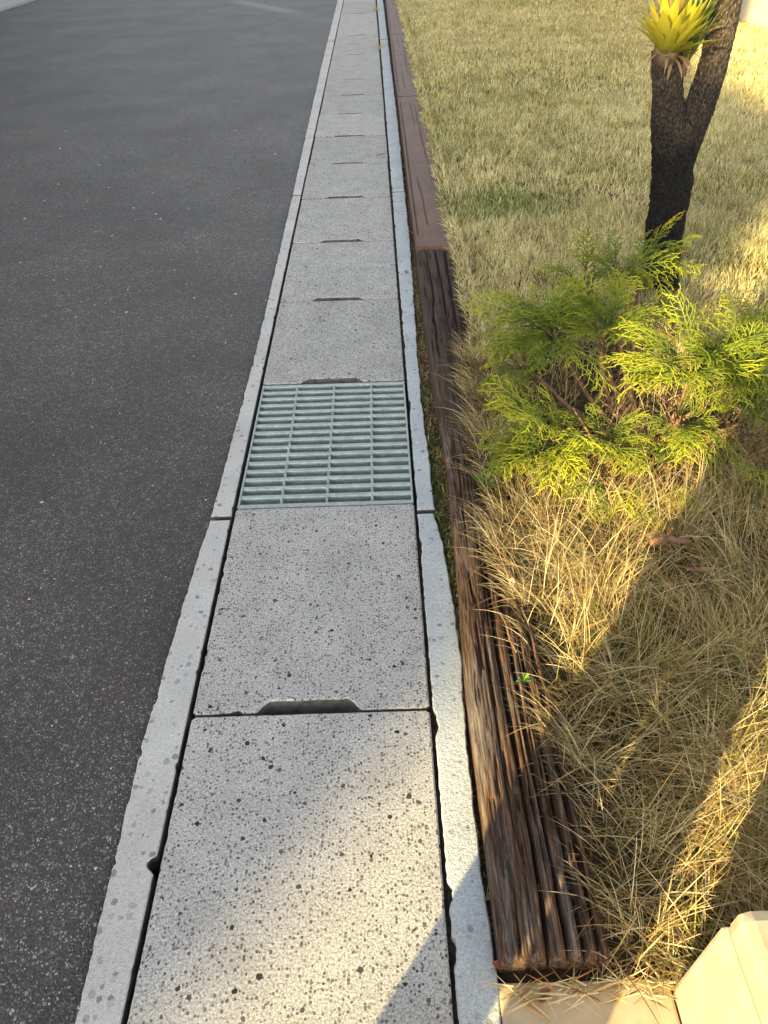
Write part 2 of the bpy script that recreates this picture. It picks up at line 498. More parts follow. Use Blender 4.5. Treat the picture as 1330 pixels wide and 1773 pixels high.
ORD = ['first', 'second', 'third', 'fourth', 'fifth', 'sixth', 'seventh', 'eighth', 'ninth', 'tenth', 'eleventh', 'twelfth',
       'thirteenth', 'fourteenth', 'fifteenth', 'sixteenth', 'seventeenth', 'eighteenth', 'nineteenth', 'twentieth', 'twenty-first', 'twenty-second', 'twenty-third']
protos = []
for kk in list(range(-3, 1)) + list(range(2, 23)):
    if len(protos) < 6:
        o = cover_mesh('gutter_cover', 100 + kk); protos.append(o)
    else:
        o = protos[kk % 6].copy(); COL.objects.link(o)
    jx = 0.0 if kk in (-1, 0, 2) else (random.random() - .5) * .003
    o.location = (jx, kk * .6 + .0018, (random.random() - .5) * .003)
    if kk >= 3: o.scale = (1, .9945, 1)
    if kk == 0: lab = 'speckled concrete gutter cover between the steel grate and the partly sunlit cover'
    elif kk == -1: lab = 'speckled concrete gutter cover crossed by a band of warm sunlight'
    elif kk == -2: lab = 'concrete gutter cover behind the sunlit cover, beside the gate threshold'
    elif kk < -2: lab = 'concrete gutter cover two behind the sunlit cover, past the gate threshold'
    elif kk <= 4: lab = ORD[kk - 2] + ' concrete gutter cover past the steel grate, beside the dark weathered sleeper'
    else: lab = ORD[kk - 2] + ' concrete gutter cover past the steel grate, beside the brown painted sleepers'
    tag(o, lab, 'gutter cover', 'concrete covers laid along the gutter')

# gutter channel lengths with kerb lips
RO = ([-6, -.5, -.27, -.03, .12, .25, .45, .54, .60, 1.0, 1.41, 2.3, 4.7, 11.6, 30], [.515, .514, .511, .513, .521, .518, .512, .500, .499, .496, .500, .518, .536, .555, .57])
def RI(y): return .4565 + .0012 * np.clip(y, 0, 12)
joints = [-3.44, -1.94, .565, 3.06, 5.56, 8.06, 10.56, 13.06]
chlab = ['concrete gutter channel length behind the gate threshold', 'concrete gutter channel length beside the split grey end of the weathered sleeper', 'concrete gutter channel length holding the steel grate',
         'concrete gutter channel length beside the near painted sleeper', 'concrete gutter channel length beside the cracked middle of the painted sleepers',
         'concrete gutter channel length with two dry grass tufts on its lip', 'concrete gutter channel length past the dry grass tufts']
for s in range(len(joints) - 1):
    y0, y1 = joints[s] + .0025, joints[s + 1] - .0025
    t = empty('gutter_channel', (0.22, (y0 + y1) / 2, -.45))
    tag(t, chlab[s], 'gutter', 'gutter channel lengths')
    off = Vector(t.location)
    r = random.Random(50 + s)
    near = y1 < 6
    step = .005 if near else .03
    yy = np.arange(y0 + .004, y1 - .003, step)
    # left lip
    xo = np.interp(yy, *LIPO) + .004 * (fbm(yy * 22, yy * 0, 31) - .5) - .002
    chip = np.clip(fbm(yy * 26, yy * 0 + 9, 33) - .66, 0, 1) * .035 + .0022 * (vn(yy * 110, yy * 0, 34) - .5)
    xo = xo + chip
    xi = np.full_like(yy, -.0085) - np.clip(fbm(yy * 40, yy * 0, 35, 3) - .66, 0, 1) * .02
    dd = np.abs(yy + .272); xi = np.where(dd < .014, xi - .014 * (1 - (dd / .014) ** 2), xi)
    out = [(a, b) for a, b in zip(xi, yy)] + [(a, b) for a, b in zip(xo[::-1], yy[::-1])]
    o = prism('kerb_lip', [(a - off.x, b - off.y) for a, b in out], 0 - off.z, -.085 - off.z, M['lip_l'], t, .0020)
    # right lip
    xo = np.interp(yy, *RO) + .008 * (fbm(yy * 13, yy * 0, 41) - .5) + .004 * (fbm(yy * 60, yy * 0, 42) - .5)
    xi = RI(yy) + np.clip(fbm(yy * 16, yy * 0, 44) - .62, 0, 1) * .022 + .0035 * (fbm(yy * 90, yy * 0, 45) - .5)
    for yc, wd, dp in ((-.03, .03, .006), (-.33, .02, .006), (-.41, .016, .007)):
        dd = np.abs(yy - yc); xi = np.where(dd < wd, xi + dp * (1 - (dd / wd) ** 2) * (.35 + 1.1 * vn(yy * 130, yy * 0, 47)), xi)
    out = [(a, b) for a, b in zip(xo, yy)] + [(a, b) for a, b in zip(xi[::-1], yy[::-1])]
    o = prism('kerb_lip', [(a - off.x, b - off.y) for a, b in out], .001 - off.z, -.085 - off.z, M['lip_r'], t, .0022)
    # channel body: ledges, walls, floor (cross-section swept along y)
    cs = [(-.07, -.085), (-.012, -.085), (-.010, -.0605), (.034, -.0605), (.036, -.40), (.414, -.40), (.416, -.0605), (.461, -.0605), (.463, -.085), (.52, -.085), (.52, -.46), (-.07, -.46)]
    n = len(cs)
    Vc = [(x - off.x, y - off.y, z - off.z) for y in (y0, y1) for x, z in cs]
    Fc = [(i, (i + 1) % n, n + (i + 1) % n, n + i) for i in range(n)] + [tuple(range(n))[::-1], tuple(range(n, 2 * n))]
    mesh('channel_body', Vc, Fc, M['channel'], t)

# dirt in the gaps beside the covers
V = []; F = []
yy = np.arange(-1.2, 13, .01)
for side, (a, b, zt) in enumerate(((-.0095, .002, -.034), (.4495, .474, -.010))):
    base = len(V)
    zz = zt + .018 * (fbm(yy * 35, yy * 0 + side * 7, 61) - .5)
    for y, z in zip(yy, zz):
        V += [(a, y, z - .003), ((a + b) / 2, y, z + .003 * random.random()), (b, y, z - .002)]
    for i in range(len(yy) - 1):
        if .59 < yy[i] < 1.2: continue
        q = base + 3 * i
        F += [(q, q + 1, q + 4, q + 3), (q + 1, q + 2, q + 5, q + 4)]
tag(mesh('gap_dirt', V, F, M['dirt'], smooth=True), 'dark dirt packed in the gaps beside the gutter covers', 'dirt', kind='stuff')

# ------------------------------------------------------------------ steel grate
G = empty('steel_grate', (.2255, .9, -.0605))
tag(G, 'galvanised steel grate of cross bars set between the concrete covers', 'grate')
gy0, gy1, gx0, gx1 = .6035, 1.1945, .002, .449
def gl(verts): return [(x - .2255, y - .9, z + .0605) for x, y, z in verts]
NB = 17
prof = [(-.0055, 0), (-.0068, -.002), (-.0066, -.008), (-.0040, -.011), (-.0040, -.034), (-.0045, -.037), (-.0045, -.042), (.0045, -.042), (.0045, -.037), (.0040, -.034), (.0040, -.011), (.0066, -.008), (.0068, -.002), (.0055, 0)]
barme = None
for i in range(NB):
    y = gy0 + .006 + (gy1 - gy0 - .012) * i / (NB - 1)
    if barme is None:
        n = len(prof)
        V = [(x, dy, z) for x in (gx0 + .004 - .2255, gx1 - .004 - .2255) for dy, z in prof]
        F = [(j, (j + 1) % n, n + (j + 1) % n, n + j) for j in range(n)] + [tuple(range(n)), tuple(range(n, 2 * n))[::-1]]
        o = mesh('bar', V, F, M['steel'], G); barme = o.data
    else:
        o = bpy.data.objects.new('bar', barme); COL.objects.link(o); o.parent = G
    o.location = (0, y - .9, .0605 - .003 + random.uniform(-.0004, .0004))
for xf in (.245, .505, .765):
    x = gx0 + (gx1 - gx0) * xf
    V = []; F = []; ns = 150; hw = .0042
    for i in range(ns):
        y = gy0 + .004 + (gy1 - gy0 - .008) * i / (ns - 1)
        th = (y - gy0) * 2 * math.pi / .068
        for q in range(4):
            an = th + q * math.pi / 2
            V.append((x + hw * math.cos(an), y, -.0060 + hw * math.sin(an)))
    for i in range(ns - 1):
        for q in range(4): F.append((4 * i + q, 4 * i + (q + 1) % 4, 4 * i + 4 + (q + 1) % 4, 4 * i + 4 + q))
    F += [(0, 1, 2, 3), tuple(4 * ns - 4 + q for q in (3, 2, 1, 0))]
    mesh('cross_rod', gl(V), F, M['steel'], G)
for x in (gx0, gx1 - .005):
    b = box('side_plate', x - .2255, x + .005 - .2255, gy0 - .9, gy1 - .9, .0, .0595, M['steel'], G, .0012)

# ------------------------------------------------------------------ sleepers
def sleeper(name, y0, y1, xl, xr, top, nu, nv, cracks, seed, mat, fib=.0016, rnd=.012, decay=False):
    """height field block with rounded edges, wandering cracks and fibres; xl/xr are functions of y"""
    e = np.array([0, .0005, .003, .008, .016, .03, .05])
    u = np.concatenate([e, np.linspace(.06, .94, nu), 1 - e[::-1]])
    ev = np.array([0, .0008, .003, .006, .012])
    v = np.concatenate([y0 + ev, np.linspace(y0 + .02, y1 - .02, nv), y1 - ev[::-1]])
    U, Vv = np.meshgrid(u, v)
    wid = xr(Vv) - xl(Vv)
    wob = .006 * (fbm(Vv * 3, U * 0, seed) - .5)
    X = xl(Vv) + U * wid + wob
    dist = np.minimum(U, 1 - U) * wid
    de = np.minimum(Vv - y0, y1 - Vv)
    Z = np.full_like(X, top)
    rr = rnd * (.7 + .9 * fbm(Vv * 8, U * 0, seed + 2))
    q = np.clip(1 - dist / rr, 0, 1); Z -= rr * (1 - np.sqrt(np.clip(1 - q ** 2, 0, 1)))
    # ends, ragged per fibre bundle
    rag = .010 * vn(U * wid * 160, Vv * 0, seed + 8) + .006
    q = np.clip(1 - de / rag, 0, 1); Z -= .016 * (1 - np.sqrt(np.clip(1 - q ** 2, 0, 1)))
    if decay:
        dk = np.clip((Vv - .10) / .35, 0, 1) * np.clip((1.75 - Vv) / .4, 0, 1) * np.clip((U - .46 - .16 * (fbm(Vv * 5, U * 0, seed + 12) - .5)) / .12, 0, 1)
        Z -= dk * (.024 + .024 * (fbm(X * 60, Vv * 9, seed + 13) - .5))
    for (c, wdt, dep, s0, s1, amp) in cracks:
        cc = c + amp * (fbm(Vv * 2.2, U * 0 + c * 50, seed + 3) - .5) * 2 + .012 * (vn(Vv * 22, U * 0 + c * 31, seed + 4) - .5)
        on = np.clip((Vv - s0) / .10, 0, 1) * np.clip((s1 - Vv) / .25, 0, 1)
        wl = wdt * (.55 + .9 * fbm(Vv * 4, U * 0 + c * 17, seed + 5)) * on
        dx = np.abs(U - cc) * wid
        Z -= dep * on * np.exp(-(dx / (wl + 1e-5)) ** 2 * 1.3)
        Z -= .006 * on * np.exp(-(dx / (wl * 2.8 + 1e-5)) ** 2)
    Z += fib * 2 * (fbm(X * 260, Vv * 7, seed + 6, 3) - .5) + .004 * (fbm(X * 45, Vv * 3, seed + 7) - .5)
    Z += fib * 1.6 * (fbm(X * 95, Vv * 11, seed + 14, 3) - .5)
    pit = np.clip(fbm(X * 150, Vv * 14, seed + 9, 3) - .60, 0, 1); Z -= pit * fib * 22
    Z[:, 0] = Z[:, -1] = -.085; Z[0, :] = Z[-1, :] = -.085
    n = U.shape[1]
    Vx = np.stack([X, Vv, Z], -1).reshape(-1, 3)
    c0 = np.array([Vx[:, 0].mean(), Vx[:, 1].mean(), -.085])
    i0 = np.arange((U.shape[0] - 1) * n).reshape(-1, n)[:, :-1].ravel()
    o = nmesh(name, Vx - c0, np.stack([i0, i0 + 1, i0 + n + 1, i0 + n], -1), mat)
    o.location = c0
    return o
xl0 = lambda y: np.interp(y, [-.45, 0, .35, .7, 1.3, 2.16], [.519, .522, .531, .543, .531, .534])
xr0 = lambda y: np.interp(y, [-.45, 0, .4, 1.0, 1.6, 2.16], [.673, .672, .665, .660, .662, .668])
o = sleeper('weathered_sleeper', -.435, 2.148, xl0, xr0, .050, 120, 900,
            [(.45, .0034, .034, -.6, .55, .030), (.61, .0026, .030, -.6, .75, .020), (.765, .0030, .032, -.6, .9, .018), (.905, .0034, .034, -.6, .8, .010),
             (.19, .0007, .010, -.6, -.18, .008), (.29, .0009, .010, -.30, .35, .03), (.54, .0010, .010, -.38, .1, .02), (.70, .0008, .010, -.3, .3, .02),
             (.37, .0016, .016, .10, .9, .05), (.22, .0010, .010, .35, 1.0, .05), (.3, .0012, .012, 1.2, 2.4, .14), (.62, .0018, .014, 1.5, 2.4, .10), (.86, .005, .018, 1.3, 2.4, .03)],
            11, M['wood'], .0019, .017, True)
tag(o, 'weathered split timber sleeper with deep cracks beside the nearest covers', 'sleeper', 'timber sleepers edging the lawn')
for i, (a, b, lab) in enumerate(((2.156, 5.02, 'brown painted timber sleeper butting against the weathered split one'),
                                 (5.03, 7.95, 'brown painted timber sleeper with crossing cracks, second from the weathered one'),
                                 (7.96, 11.0, 'brown painted timber sleeper, third from the weathered one'), (11.01, 14.0, 'brown painted timber sleeper, fourth from the weathered one'))):
    f0 = lambda y: np.interp(y, [2, 4.46, 11, 15], [.536, .549, .587, .61])
    f1 = lambda y: np.interp(y, [2, 4.46, 11, 15], [.700, .712, .745, .77])
    o = sleeper('painted_sleeper', a, b, f0, f1, 0.052, 46, 260 if i else 420, [(.35, .0012, .008, a + .2, a + 1.1, .10), (.7, .0012, .008, a + .8, b - .2, .10), (.08, .002, .010, a + .1, b, .01), (.5, .001, .007, b - .9, b, .15)],
                71 + i, M['paint'], .0004, .007)
    tag(o, lab, 'sleeper', 'timber sleepers edging the lawn')

# ------------------------------------------------------------------ gate threshold and low post
o = box('threshold_tile', .516, .7555, -.95, -.4515, -.085, .004, M['beige'], bev=.004)
tag(o, 'beige stone threshold tile at the split end of the sleeper', 'tile')
P = empty('gate_pillar', (1.0, -.95, -.09))
tag(P, 'low cream stone post with a grooved rounded cap beside the tall dry grass', 'post')
def bp(name, x0, x1, y0, y1, z0, z1, bev):
    return box(name, x0 - 1.0, x1 - 1.0, y0 + .95, y1 + .95, z0 + .09, z1 + .09, M['beige'], P, bev)
bp('shaft', .758, 1.22, -1.40, -.463, -.09, .238, .006)
bp('groove', .762, 1.212, -1.392, -.467, .236, .243, .0)
bp('cap', .759, 1.218, -1.398, -.465, .2425, .298, .014)

# garden wall behind the lawn
Wl = empty('garden_wall', (4.3, 9, -.05))
tag(Wl, 'cream rendered garden wall at the back of the dry lawn', 'wall')
box('panel', -.08, .12, -4.5, 6, -.04, 1.9, M['cream'], Wl, .01)
box('coping', -.11, .15, -4.5, 6, 1.902, 1.98, M['cream'], Wl, .015)

# houses over the road (out of frame; they shade the street)
def house(x0, x1, y0, y1, eave, ridge, lab):
    h = empty('house', ((x0 + x1) / 2, (y0 + y1) / 2, -.09)); cx, cy = h.location.x, h.location.y
    tag(h, lab, 'house', 'houses over the road')
    box('wall', x0 - cx, x1 - cx, y0 - cy, y1 - cy, 0, eave, M['plaster'], h)
    xm = 0
    a, b, c, d = x0 - cx - .02, x1 - cx + .02, y0 - cy - .02, y1 - cy + .02
    mesh('roof', [(a, c, eave), (b, c, eave), (b, d, eave), (a, d, eave), (xm, c + .3, ridge), (xm, d - .3, ridge),
                  (a, c, eave + .12), (b, c, eave + .12), (b, d, eave + .12), (a, d, eave + .12)],
         [(0, 1, 7, 6), (1, 2, 8, 7), (2, 3, 9, 8), (3, 0, 6, 9), (6, 7, 4), (7, 8, 5, 4), (8, 9, 5), (9, 6, 4, 5), (3, 2, 1, 0)], M['roof'], h)
    ny = max(1, int((y1 - y0) / 3))
    for f in range(2):
        for i in range(ny):
            yc = c + (i + .5) * (d - c) / ny
            wn = box('window', b - .03, b + .03, yc - .7, yc + .7, .9 + f * 2.7, 2.1 + f * 2.7, M['plaster'], h)
            box('pane', b + .031, b + .036, yc - .64, yc + .64, .96 + f * 2.7, 2.04 + f * 2.7, M['glass'], wn)
yend = (.788 * -14 - .19) / .6157
house(-22, -14, yend, -13.0, 7.93, 9.3, 'unseen tall pale plaster house set back over the road')
ylow = (.788 * -14 - .375) / .6157               # unseen stepped-out annex, added to shape the edge of the sun band
TW = empty('added_annex', (-18, (ylow + yend) / 2, -.09)); tag(TW, 'unseen terrace-roofed annex added to shape the edge of the sun band', 'house')
box('wall', -4, 4, -(yend - ylow) / 2, (yend - ylow) / 2 - .03, 0, 6.80, M['plaster'], TW)  # wall of the added annex
box('added_terrace', -4, 4, -(yend - ylow) / 2, (yend - ylow) / 2 - .03, 6.802, 6.92, M['roof'], TW)
house(-18, -9, -9.0, 6.0, 6.9, 8.6, 'unseen long pale plaster house over the road')
house(-18, -9, 6.1, 24.0, 6.9, 8.6, 'unseen pale plaster house over the road past the gap')

# ------------------------------------------------------------------ tree
T = empty('dragon_tree', (1.405, 1.745, 0))
tag(T, 'small forked dragon tree with a sooty black trunk standing on the dry lawn', 'tree')
def stem(name, pts, rads, sub, n, seed, amp=.05):
    PP = smooth_path([(x, y, z) for x, y, z in pts], sub)
    RR = np.interp(np.linspace(0, len(rads) - 1, len(PP)), range(len(rads)), rads)
    V, F = tube(PP, RR, n)
    V2 = []
    r = random.Random(seed)
    for i, p in enumerate(PP):
        ring = 1 + .035 * math.sin(p.z * 130 + 2 * math.sin(p.z * 37)) * .4
        for k in range(n):
            q = V[i * n + k]; d = (q - p)
            f = ring + amp * (float(fbm(k * .7 + seed, p.z * 40, seed, 3)) - .5) * 2 + (r.random() - .5) * amp * 1.6
            V2.append(p + d * f - Vector(T.location))
    return mesh(name, V2, F, M['bark'], T, True)
tb = []
stem('trunk', [(1.425, 1.745, -.03), (1.418, 1.745, .02), (1.402, 1.75, .12), (1.394, 1.77, .25), (1.392, 1.79, .38), (1.372, 1.80, .49), (1.340, 1.80, .57), (1.316, 1.80, .66), (1.298, 1.80, .72), (1.287, 1.80, .775)],
     [.074, .069, .064, .064, .067, .066, .055, .046, .045, .046], 10, 36, 5)
stem('branch', [(1.390, 1.79, .40), (1.402, 1.80, .48), (1.418, 1.80, .56), (1.432, 1.80, .63), (1.440, 1.80, .71), (1.441, 1.80, .80), (1.437, 1.80, .90), (1.44, 1.81, 1.05), (1.45, 1.82, 1.25), (1.455, 1.82, 1.42)],
     [.054, .054, .051, .047, .044, .043, .042, .042, .042, .044], 10, 36, 9)
def strap(base, dirv, length, width, droop, cols, parent, name='leaf', fold=.25, ns=8, twist=0.0, edge=None):
    """broad strap leaf: curved strip, V-folded, pointed"""
    d = Vector(dirv).normalized(); g = Vector((0, 0, -1)); p = Vector(base)
    V = []; F = []; C = []
    for i in range(ns + 1):
        t = i / ns
        side = d.cross(Vector((0, 0, 1)))
        if side.length < .02: side = Vector((1, 0, 0))
        side.normalize(); nrm = side.cross(d)
        side = (side * math.cos(twist * t) + nrm * math.sin(twist * t))
        wd = width * (.62 + .6 * math.sin(math.pi * min(t * .9 + .10, 1))) * (1 if t < .55 else max(.03, 1 - ((t - .55) / .45) ** 1.7)) * .8
        for sx in (-1, -.5, 0, .5, 1):
            V.append(p + side * sx * wd * .5 + nrm * abs(sx) * wd * fold * .5 - Vector(T.location))
            c = np.array(cols[0]) * (1 - t) + np.array(cols[1]) * t
            if edge is not None and abs(sx) == 1: c = np.array(edge)
            C.append(c)
        p = p + d * (length / ns)
        d = (d + g * droop / ns).normalized()
    for i in range(ns):
        for j in range(4): F.append((5 * i + j, 5 * i + j + 1, 5 * i + 6 + j, 5 * i + 5 + j))
    return nmesh(name, np.array([tuple(v) for v in V]), F, M['leaf'], parent, True, np.array(C))
YG = ((.36, .38, .030), (.50, .46, .035)); YO = ((.30, .32, .03), (.56, .45, .05)); DRY = ((.30, .19, .09), (.42, .27, .13)); DG = ((.10, .15, .035), (.035, .085, .025))
def rosette(name, base, n, rad, palette, length, width, seed, tilt0=.15, tilt1=1.35, axis=(0, 0, 1), dry=8):
    r = random.Random(seed); base = Vector(base)
    q = Vector((0, 0, 1)).rotation_difference(Vector(axis).normalized())
    V, F = tube([base - Vector(T.location) + q @ Vector((0, 0, -.02)), base - Vector(T.location) + q @ Vector((0, 0, .03)), base - Vector(T.location) + q @ Vector((0, 0, .06))], [rad * .55, rad * .5, rad * .2], 10)
    core = mesh(name, V, F, M['cut'], T, True)
    for i in range(n):
        t = i / (n - 1); az = i * 2.39996 + r.uniform(-.2, .2)
        ti = tilt0 + (tilt1 - tilt0) * (1 - t) ** 1.0 + r.uniform(-.1, .1)
        d = q @ Vector((math.sin(ti) * math.cos(az), math.sin(ti) * math.sin(az), math.cos(ti)))
        st = base + q @ Vector((math.cos(az) * rad * .45, math.sin(az) * rad * .45, .045 * t))
        isdry = i < dry
        pal = DRY if isdry else palette[r.randrange(len(palette))]
        lf = length * r.uniform(.75, 1.1) * (.62 if isdry else 1)
        strap(st, d, lf, width * r.uniform(.8, 1.1) * (r.uniform(.22, .42) if isdry else 1), (1.6 if isdry else r.uniform(.1, .55)), pal, core, edge=None if isdry or palette is not SP else (.40, .42, .10))
    return core
SP = [DG, ((.12, .17, .04), (.06, .12, .03))]
rosette('yellow_rosette', (1.277, 1.765, .768), 72, .066, [YG, YG, YO, YO], .140, .031, 3, .05, 1.25, (-.02, -.38, 1), 18)
rosette('striped_rosette', (1.348, 1.795, .725), 24, .026, SP, .28, .026, 4, .03, .55, (.10, -.02, 1), 6)
rosette('crown_rosette', (1.45, 1.82, 1.42), 60, .045, [DG, YG], .42, .032, 8, .05, 1.7, (0, 0, 1), 12)
# a short old stub and hanging dry leaf
for i in range(6):
    strap((1.243 + .006 * i, 1.765 - .006 * (i % 3), .755 + .01 * (i % 2)), (-.12 + .04 * i, -.1, 1), .14 + .02 * (i % 3), .026, .12, ((.16, .095, .05), (.34, .20, .09)), T, 'dry_sheath', ns=6, fold=.6)
strap((1.284, 1.742, .775), (0, -.12, -1), .075, .012, .1, DRY, T, 'dry_leaf', ns=5)
for i in range(6):
    strap((1.338, 1.79, .70 - .012 * i), (1, -.4 + .12 * i, .25 - .18 * i), .075 - .005 * i, .009, .9, DRY, T, 'dry_leaf', ns=5)

# ------------------------------------------------------------------ conifer shrub
def spray_mesh(seed, L):
    r = random.Random(seed); SEG = []
    GR = np.array((.022, .046, .010)); YE = np.array((.60, .53, .030)); MI = np.array((.15, .20, .018))
    ytop = r.uniform(.65, 1.08)
    def colr(a):
        a = min(1, a * ytop)
        return GR * (1 - 2 * a) + MI * 2 * a if a < .5 else MI * (2 - 2 * a) + YE * (2 * a - 1)
    def shoot(p, d, ln, lvl, age):
        steps = {0: 9, 1: 4, 2: 2}[lvl]
        wd = {0: .0054, 1: .0048, 2: .0043}[lvl]
        side = Vector((-d.y, d.x, 0)).normalized(); sgn = 1
        droop = {0: .9, 1: .7, 2: .25}[lvl] * r.uniform(.7, 1.3)
        bend = r.uniform(-.25, .25)
        for i in range(steps):
            t0 = i / steps; t1 = (i + 1) / steps
            d = (d + Vector((0, 0, -1)) * droop / steps + side * bend / steps).normalized()
            q = p + d * (ln / steps)
            a0 = age + (1 - age) * t0 * (1, .75, .8)[lvl]; a1 = age + (1 - age) * t1 * (1, .75, .8)[lvl]
            SEG.append((p, q, wd * (1 - .35 * t0), wd * (1 - .35 * t1) if i < steps - 1 else wd * .35, colr(min(a0, 1)), colr(min(a1, 1))))
            if lvl < 2 and (i > 0 or lvl == 1):
                sd = Vector((-d.y, d.x, 0)).normalized()
                for s2 in ((-1, 1) if lvl == 0 else (sgn,)):
                    an = r.uniform(.5, .95)
                    nd = (d * math.cos(an) + sd * s2 * math.sin(an) + Vector((0, 0, r.uniform(-.1, .28)))).normalized()
                    l2 = ln * ((.50 * (1 - t0 * .62)) if lvl == 0 else .30) * r.uniform(.7, 1.2)
                    shoot(q.copy(), nd, l2, lvl + 1, min(1, a1 * .8))
                sgn = -sgn
            p = q
    shoot(Vector((0, 0, 0)), Vector((1, 0, .30)).normalized(), L, 0, 0.0)
    N = len(SEG); V = np.zeros((N, 6, 3)); C = np.zeros((N, 6, 3))
    for i, (p, q, w0, w1, c0, c1) in enumerate(SEG):
        d = (q - p).normalized(); a = d.cross(Vector((0, 0, 1)))
        if a.length < .01: a = Vector((1, 0, 0))
        a.normalize(); b = a.cross(d)
        for k, (ca, cb) in enumerate(((1, 0), (-1, 0), (0, .8))):
            V[i, k] = p + a * ca * w0 * .5 + b * cb * w0 * .5; V[i, 3 + k] = q + a * ca * w1 * .5 + b * cb * w1 * .5
            C[i, k] = c0; C[i, 3 + k] = c1
    b = (np.arange(N) * 6)[:, None]
    Q = np.concatenate([b + np.array([[0, 1, 4, 3]]), b + np.array([[1, 2, 5, 4]]), b + np.array([[2, 0, 3, 5]])])
    return V.reshape(-1, 3), Q, C.reshape(-1, 3)
S = empty('conifer_shrub', (1.07, .80, .0))
tag(S, 'low sprawling golden-green conifer shrub in the dry grass before the tree', 'shrub')
variants = []
for i in range(7):
    V, Q, C = spray_mesh(200 + i, .17 + .03 * (i % 3))
    me = None
    variants.append((V, Q, C))
vm = [None] * 7
base_pt = Vector((1.07, .78, .01))
r = random.Random(12)
# clumps: photo pixel, distance plane, radius, sprays, main direction
clumps = [((1068, 480), 1.45, .085, 24, (0, 0, 1)), ((1120, 470), 1.50, .075, 14, (.5, 0, .8)), ((1010, 500), 1.40, .08, 12, (-.6, 0, .7)),
          ((960, 590), 1.12, .12, 34, (-.5, -.1, .7)), ((1050, 585), 1.12, .10, 24, (.1, -.1, .8)), ((905, 640), 1.02, .09, 12, (-.8, -.2, .4)),
          ((965, 770), .74, .10, 26, (-.5, -.3, .7)), ((920, 800), .66, .07, 10, (-.8, -.3, .4)), ((1040, 775), .72, .09, 18, (0, -.3, .8)),
          ((1190, 660), .80, .11, 30, (-.1, -.2, .9)), ((1260, 660), .80, .11, 32, (.2, -.2, .9)), ((1310, 720), .74, .10, 20, (.6, -.2, .6)), ((1180, 740), .70, .09, 16, (-.2, -.5, .6)),
          ((1060, 870), .56, .06, 10, (0, -.7, .3)), ((1120, 845), .58, .07, 9, (.2, -.7, .3)), ((1300, 840), .62, .08, 9, (.5, -.4, .2)), ((1165, 575), 1.28, .06, 5, (.7, .1, .4))]
nsp = 0
for (pp, yp, rad, cnt, md) in clumps:
    c = on_y(*pp, yp); md = Vector(md).normalized()
    c.z = max(c.z, .05)
    # woody branch to the clump
    lowc = c - md * rad * .45; lowc.z = max(.02, lowc.z)
    mid = base_pt.lerp(lowc, .5) + Vector((r.uniform(-.03, .03), r.uniform(-.03, .03), -.015))
    mid.z = max(mid.z, .02)
    PP = smooth_path([base_pt + Vector((r.uniform(-.03, .03), r.uniform(-.03, .03), 0)), mid, lowc, c + md * rad * .3], 5)
    V, F = tube(PP, np.linspace(.009, .0028, len(PP)), 7, .2, nsp)
    br = mesh('branch', [v - Vector(S.location) for v in V], F, M['twig'], S, True)
    for q in range(5):
        d = Vector((r.uniform(-1, 1), r.uniform(-1, 1), r.uniform(0, 1))).normalized()
        st = PP[len(PP) // 2 + q]
        V, F = tube(smooth_path([st, st + d * .03, st + d * rad * .9 + Vector((0, 0, .01))], 3), np.linspace(.0035, .0014, 7), 5, .2, q)
        mesh('twig', [v - Vector(S.location) for v in V], F, M['twig'], br, True)
    for i in range(int(cnt * .95)):
        d = Vector((r.gauss(0, 1), r.gauss(0, 1), r.gauss(0, .7)))
        d = (d.normalized() * .85 + md * .75).normalized()
        st = c + d * rad * r.uniform(-.1, .55)
        if st.z < .02: st.z = .02 + .02 * r.random()
        k = r.randrange(7)
        if vm[k] is None:
            o = nmesh('spray', variants[k][0], variants[k][1], M['spray'], S, False, variants[k][2]); vm[k] = o.data
        else:
            o = bpy.data.objects.new('spray', vm[k]); COL.objects.link(o); o.parent = S
        d2 = Vector((d.x, d.y, max(d.z, -.15) * .75)).normalized()
        xax = d2; up = Vector((r.gauss(0, .35), r.gauss(0, .35), 1)); yax = up.cross(xax).normalized(); zax = xax.cross(yax)
        mt = Matrix((xax, yax, zax)).transposed().to_4x4()
        s = r.uniform(.55, 1.0) * (.80 if rad < .1 else 1.0)
        o.matrix_local = Matrix.Translation(st - Vector(S.location)) @ mt @ Matrix.Scale(s, 4)
        nsp += 1
# gnarled foot of the shrub with bare stubs
for i in range(16):
    a = r.uniform(0, 6.28); d = Vector((math.cos(a), math.sin(a), r.uniform(.3, 1.1))).normalized()
    st = Vector((1.06 + r.uniform(-.10, .16), .74 + r.uniform(-.10, .10), .015)); ln = r.uniform(.08, .20)
    V, F = tube(smooth_path([st, st + d * ln * .5 + Vector((0, 0, .012)), st + d * ln + Vector((r.uniform(-.03, .03), r.uniform(-.03, .03), 0))], 4), np.linspace(.0065, .002, 9), 6, .25, i)
    mesh('branch', [v - Vector(S.location) for v in V], F, M['twig'], S, True)

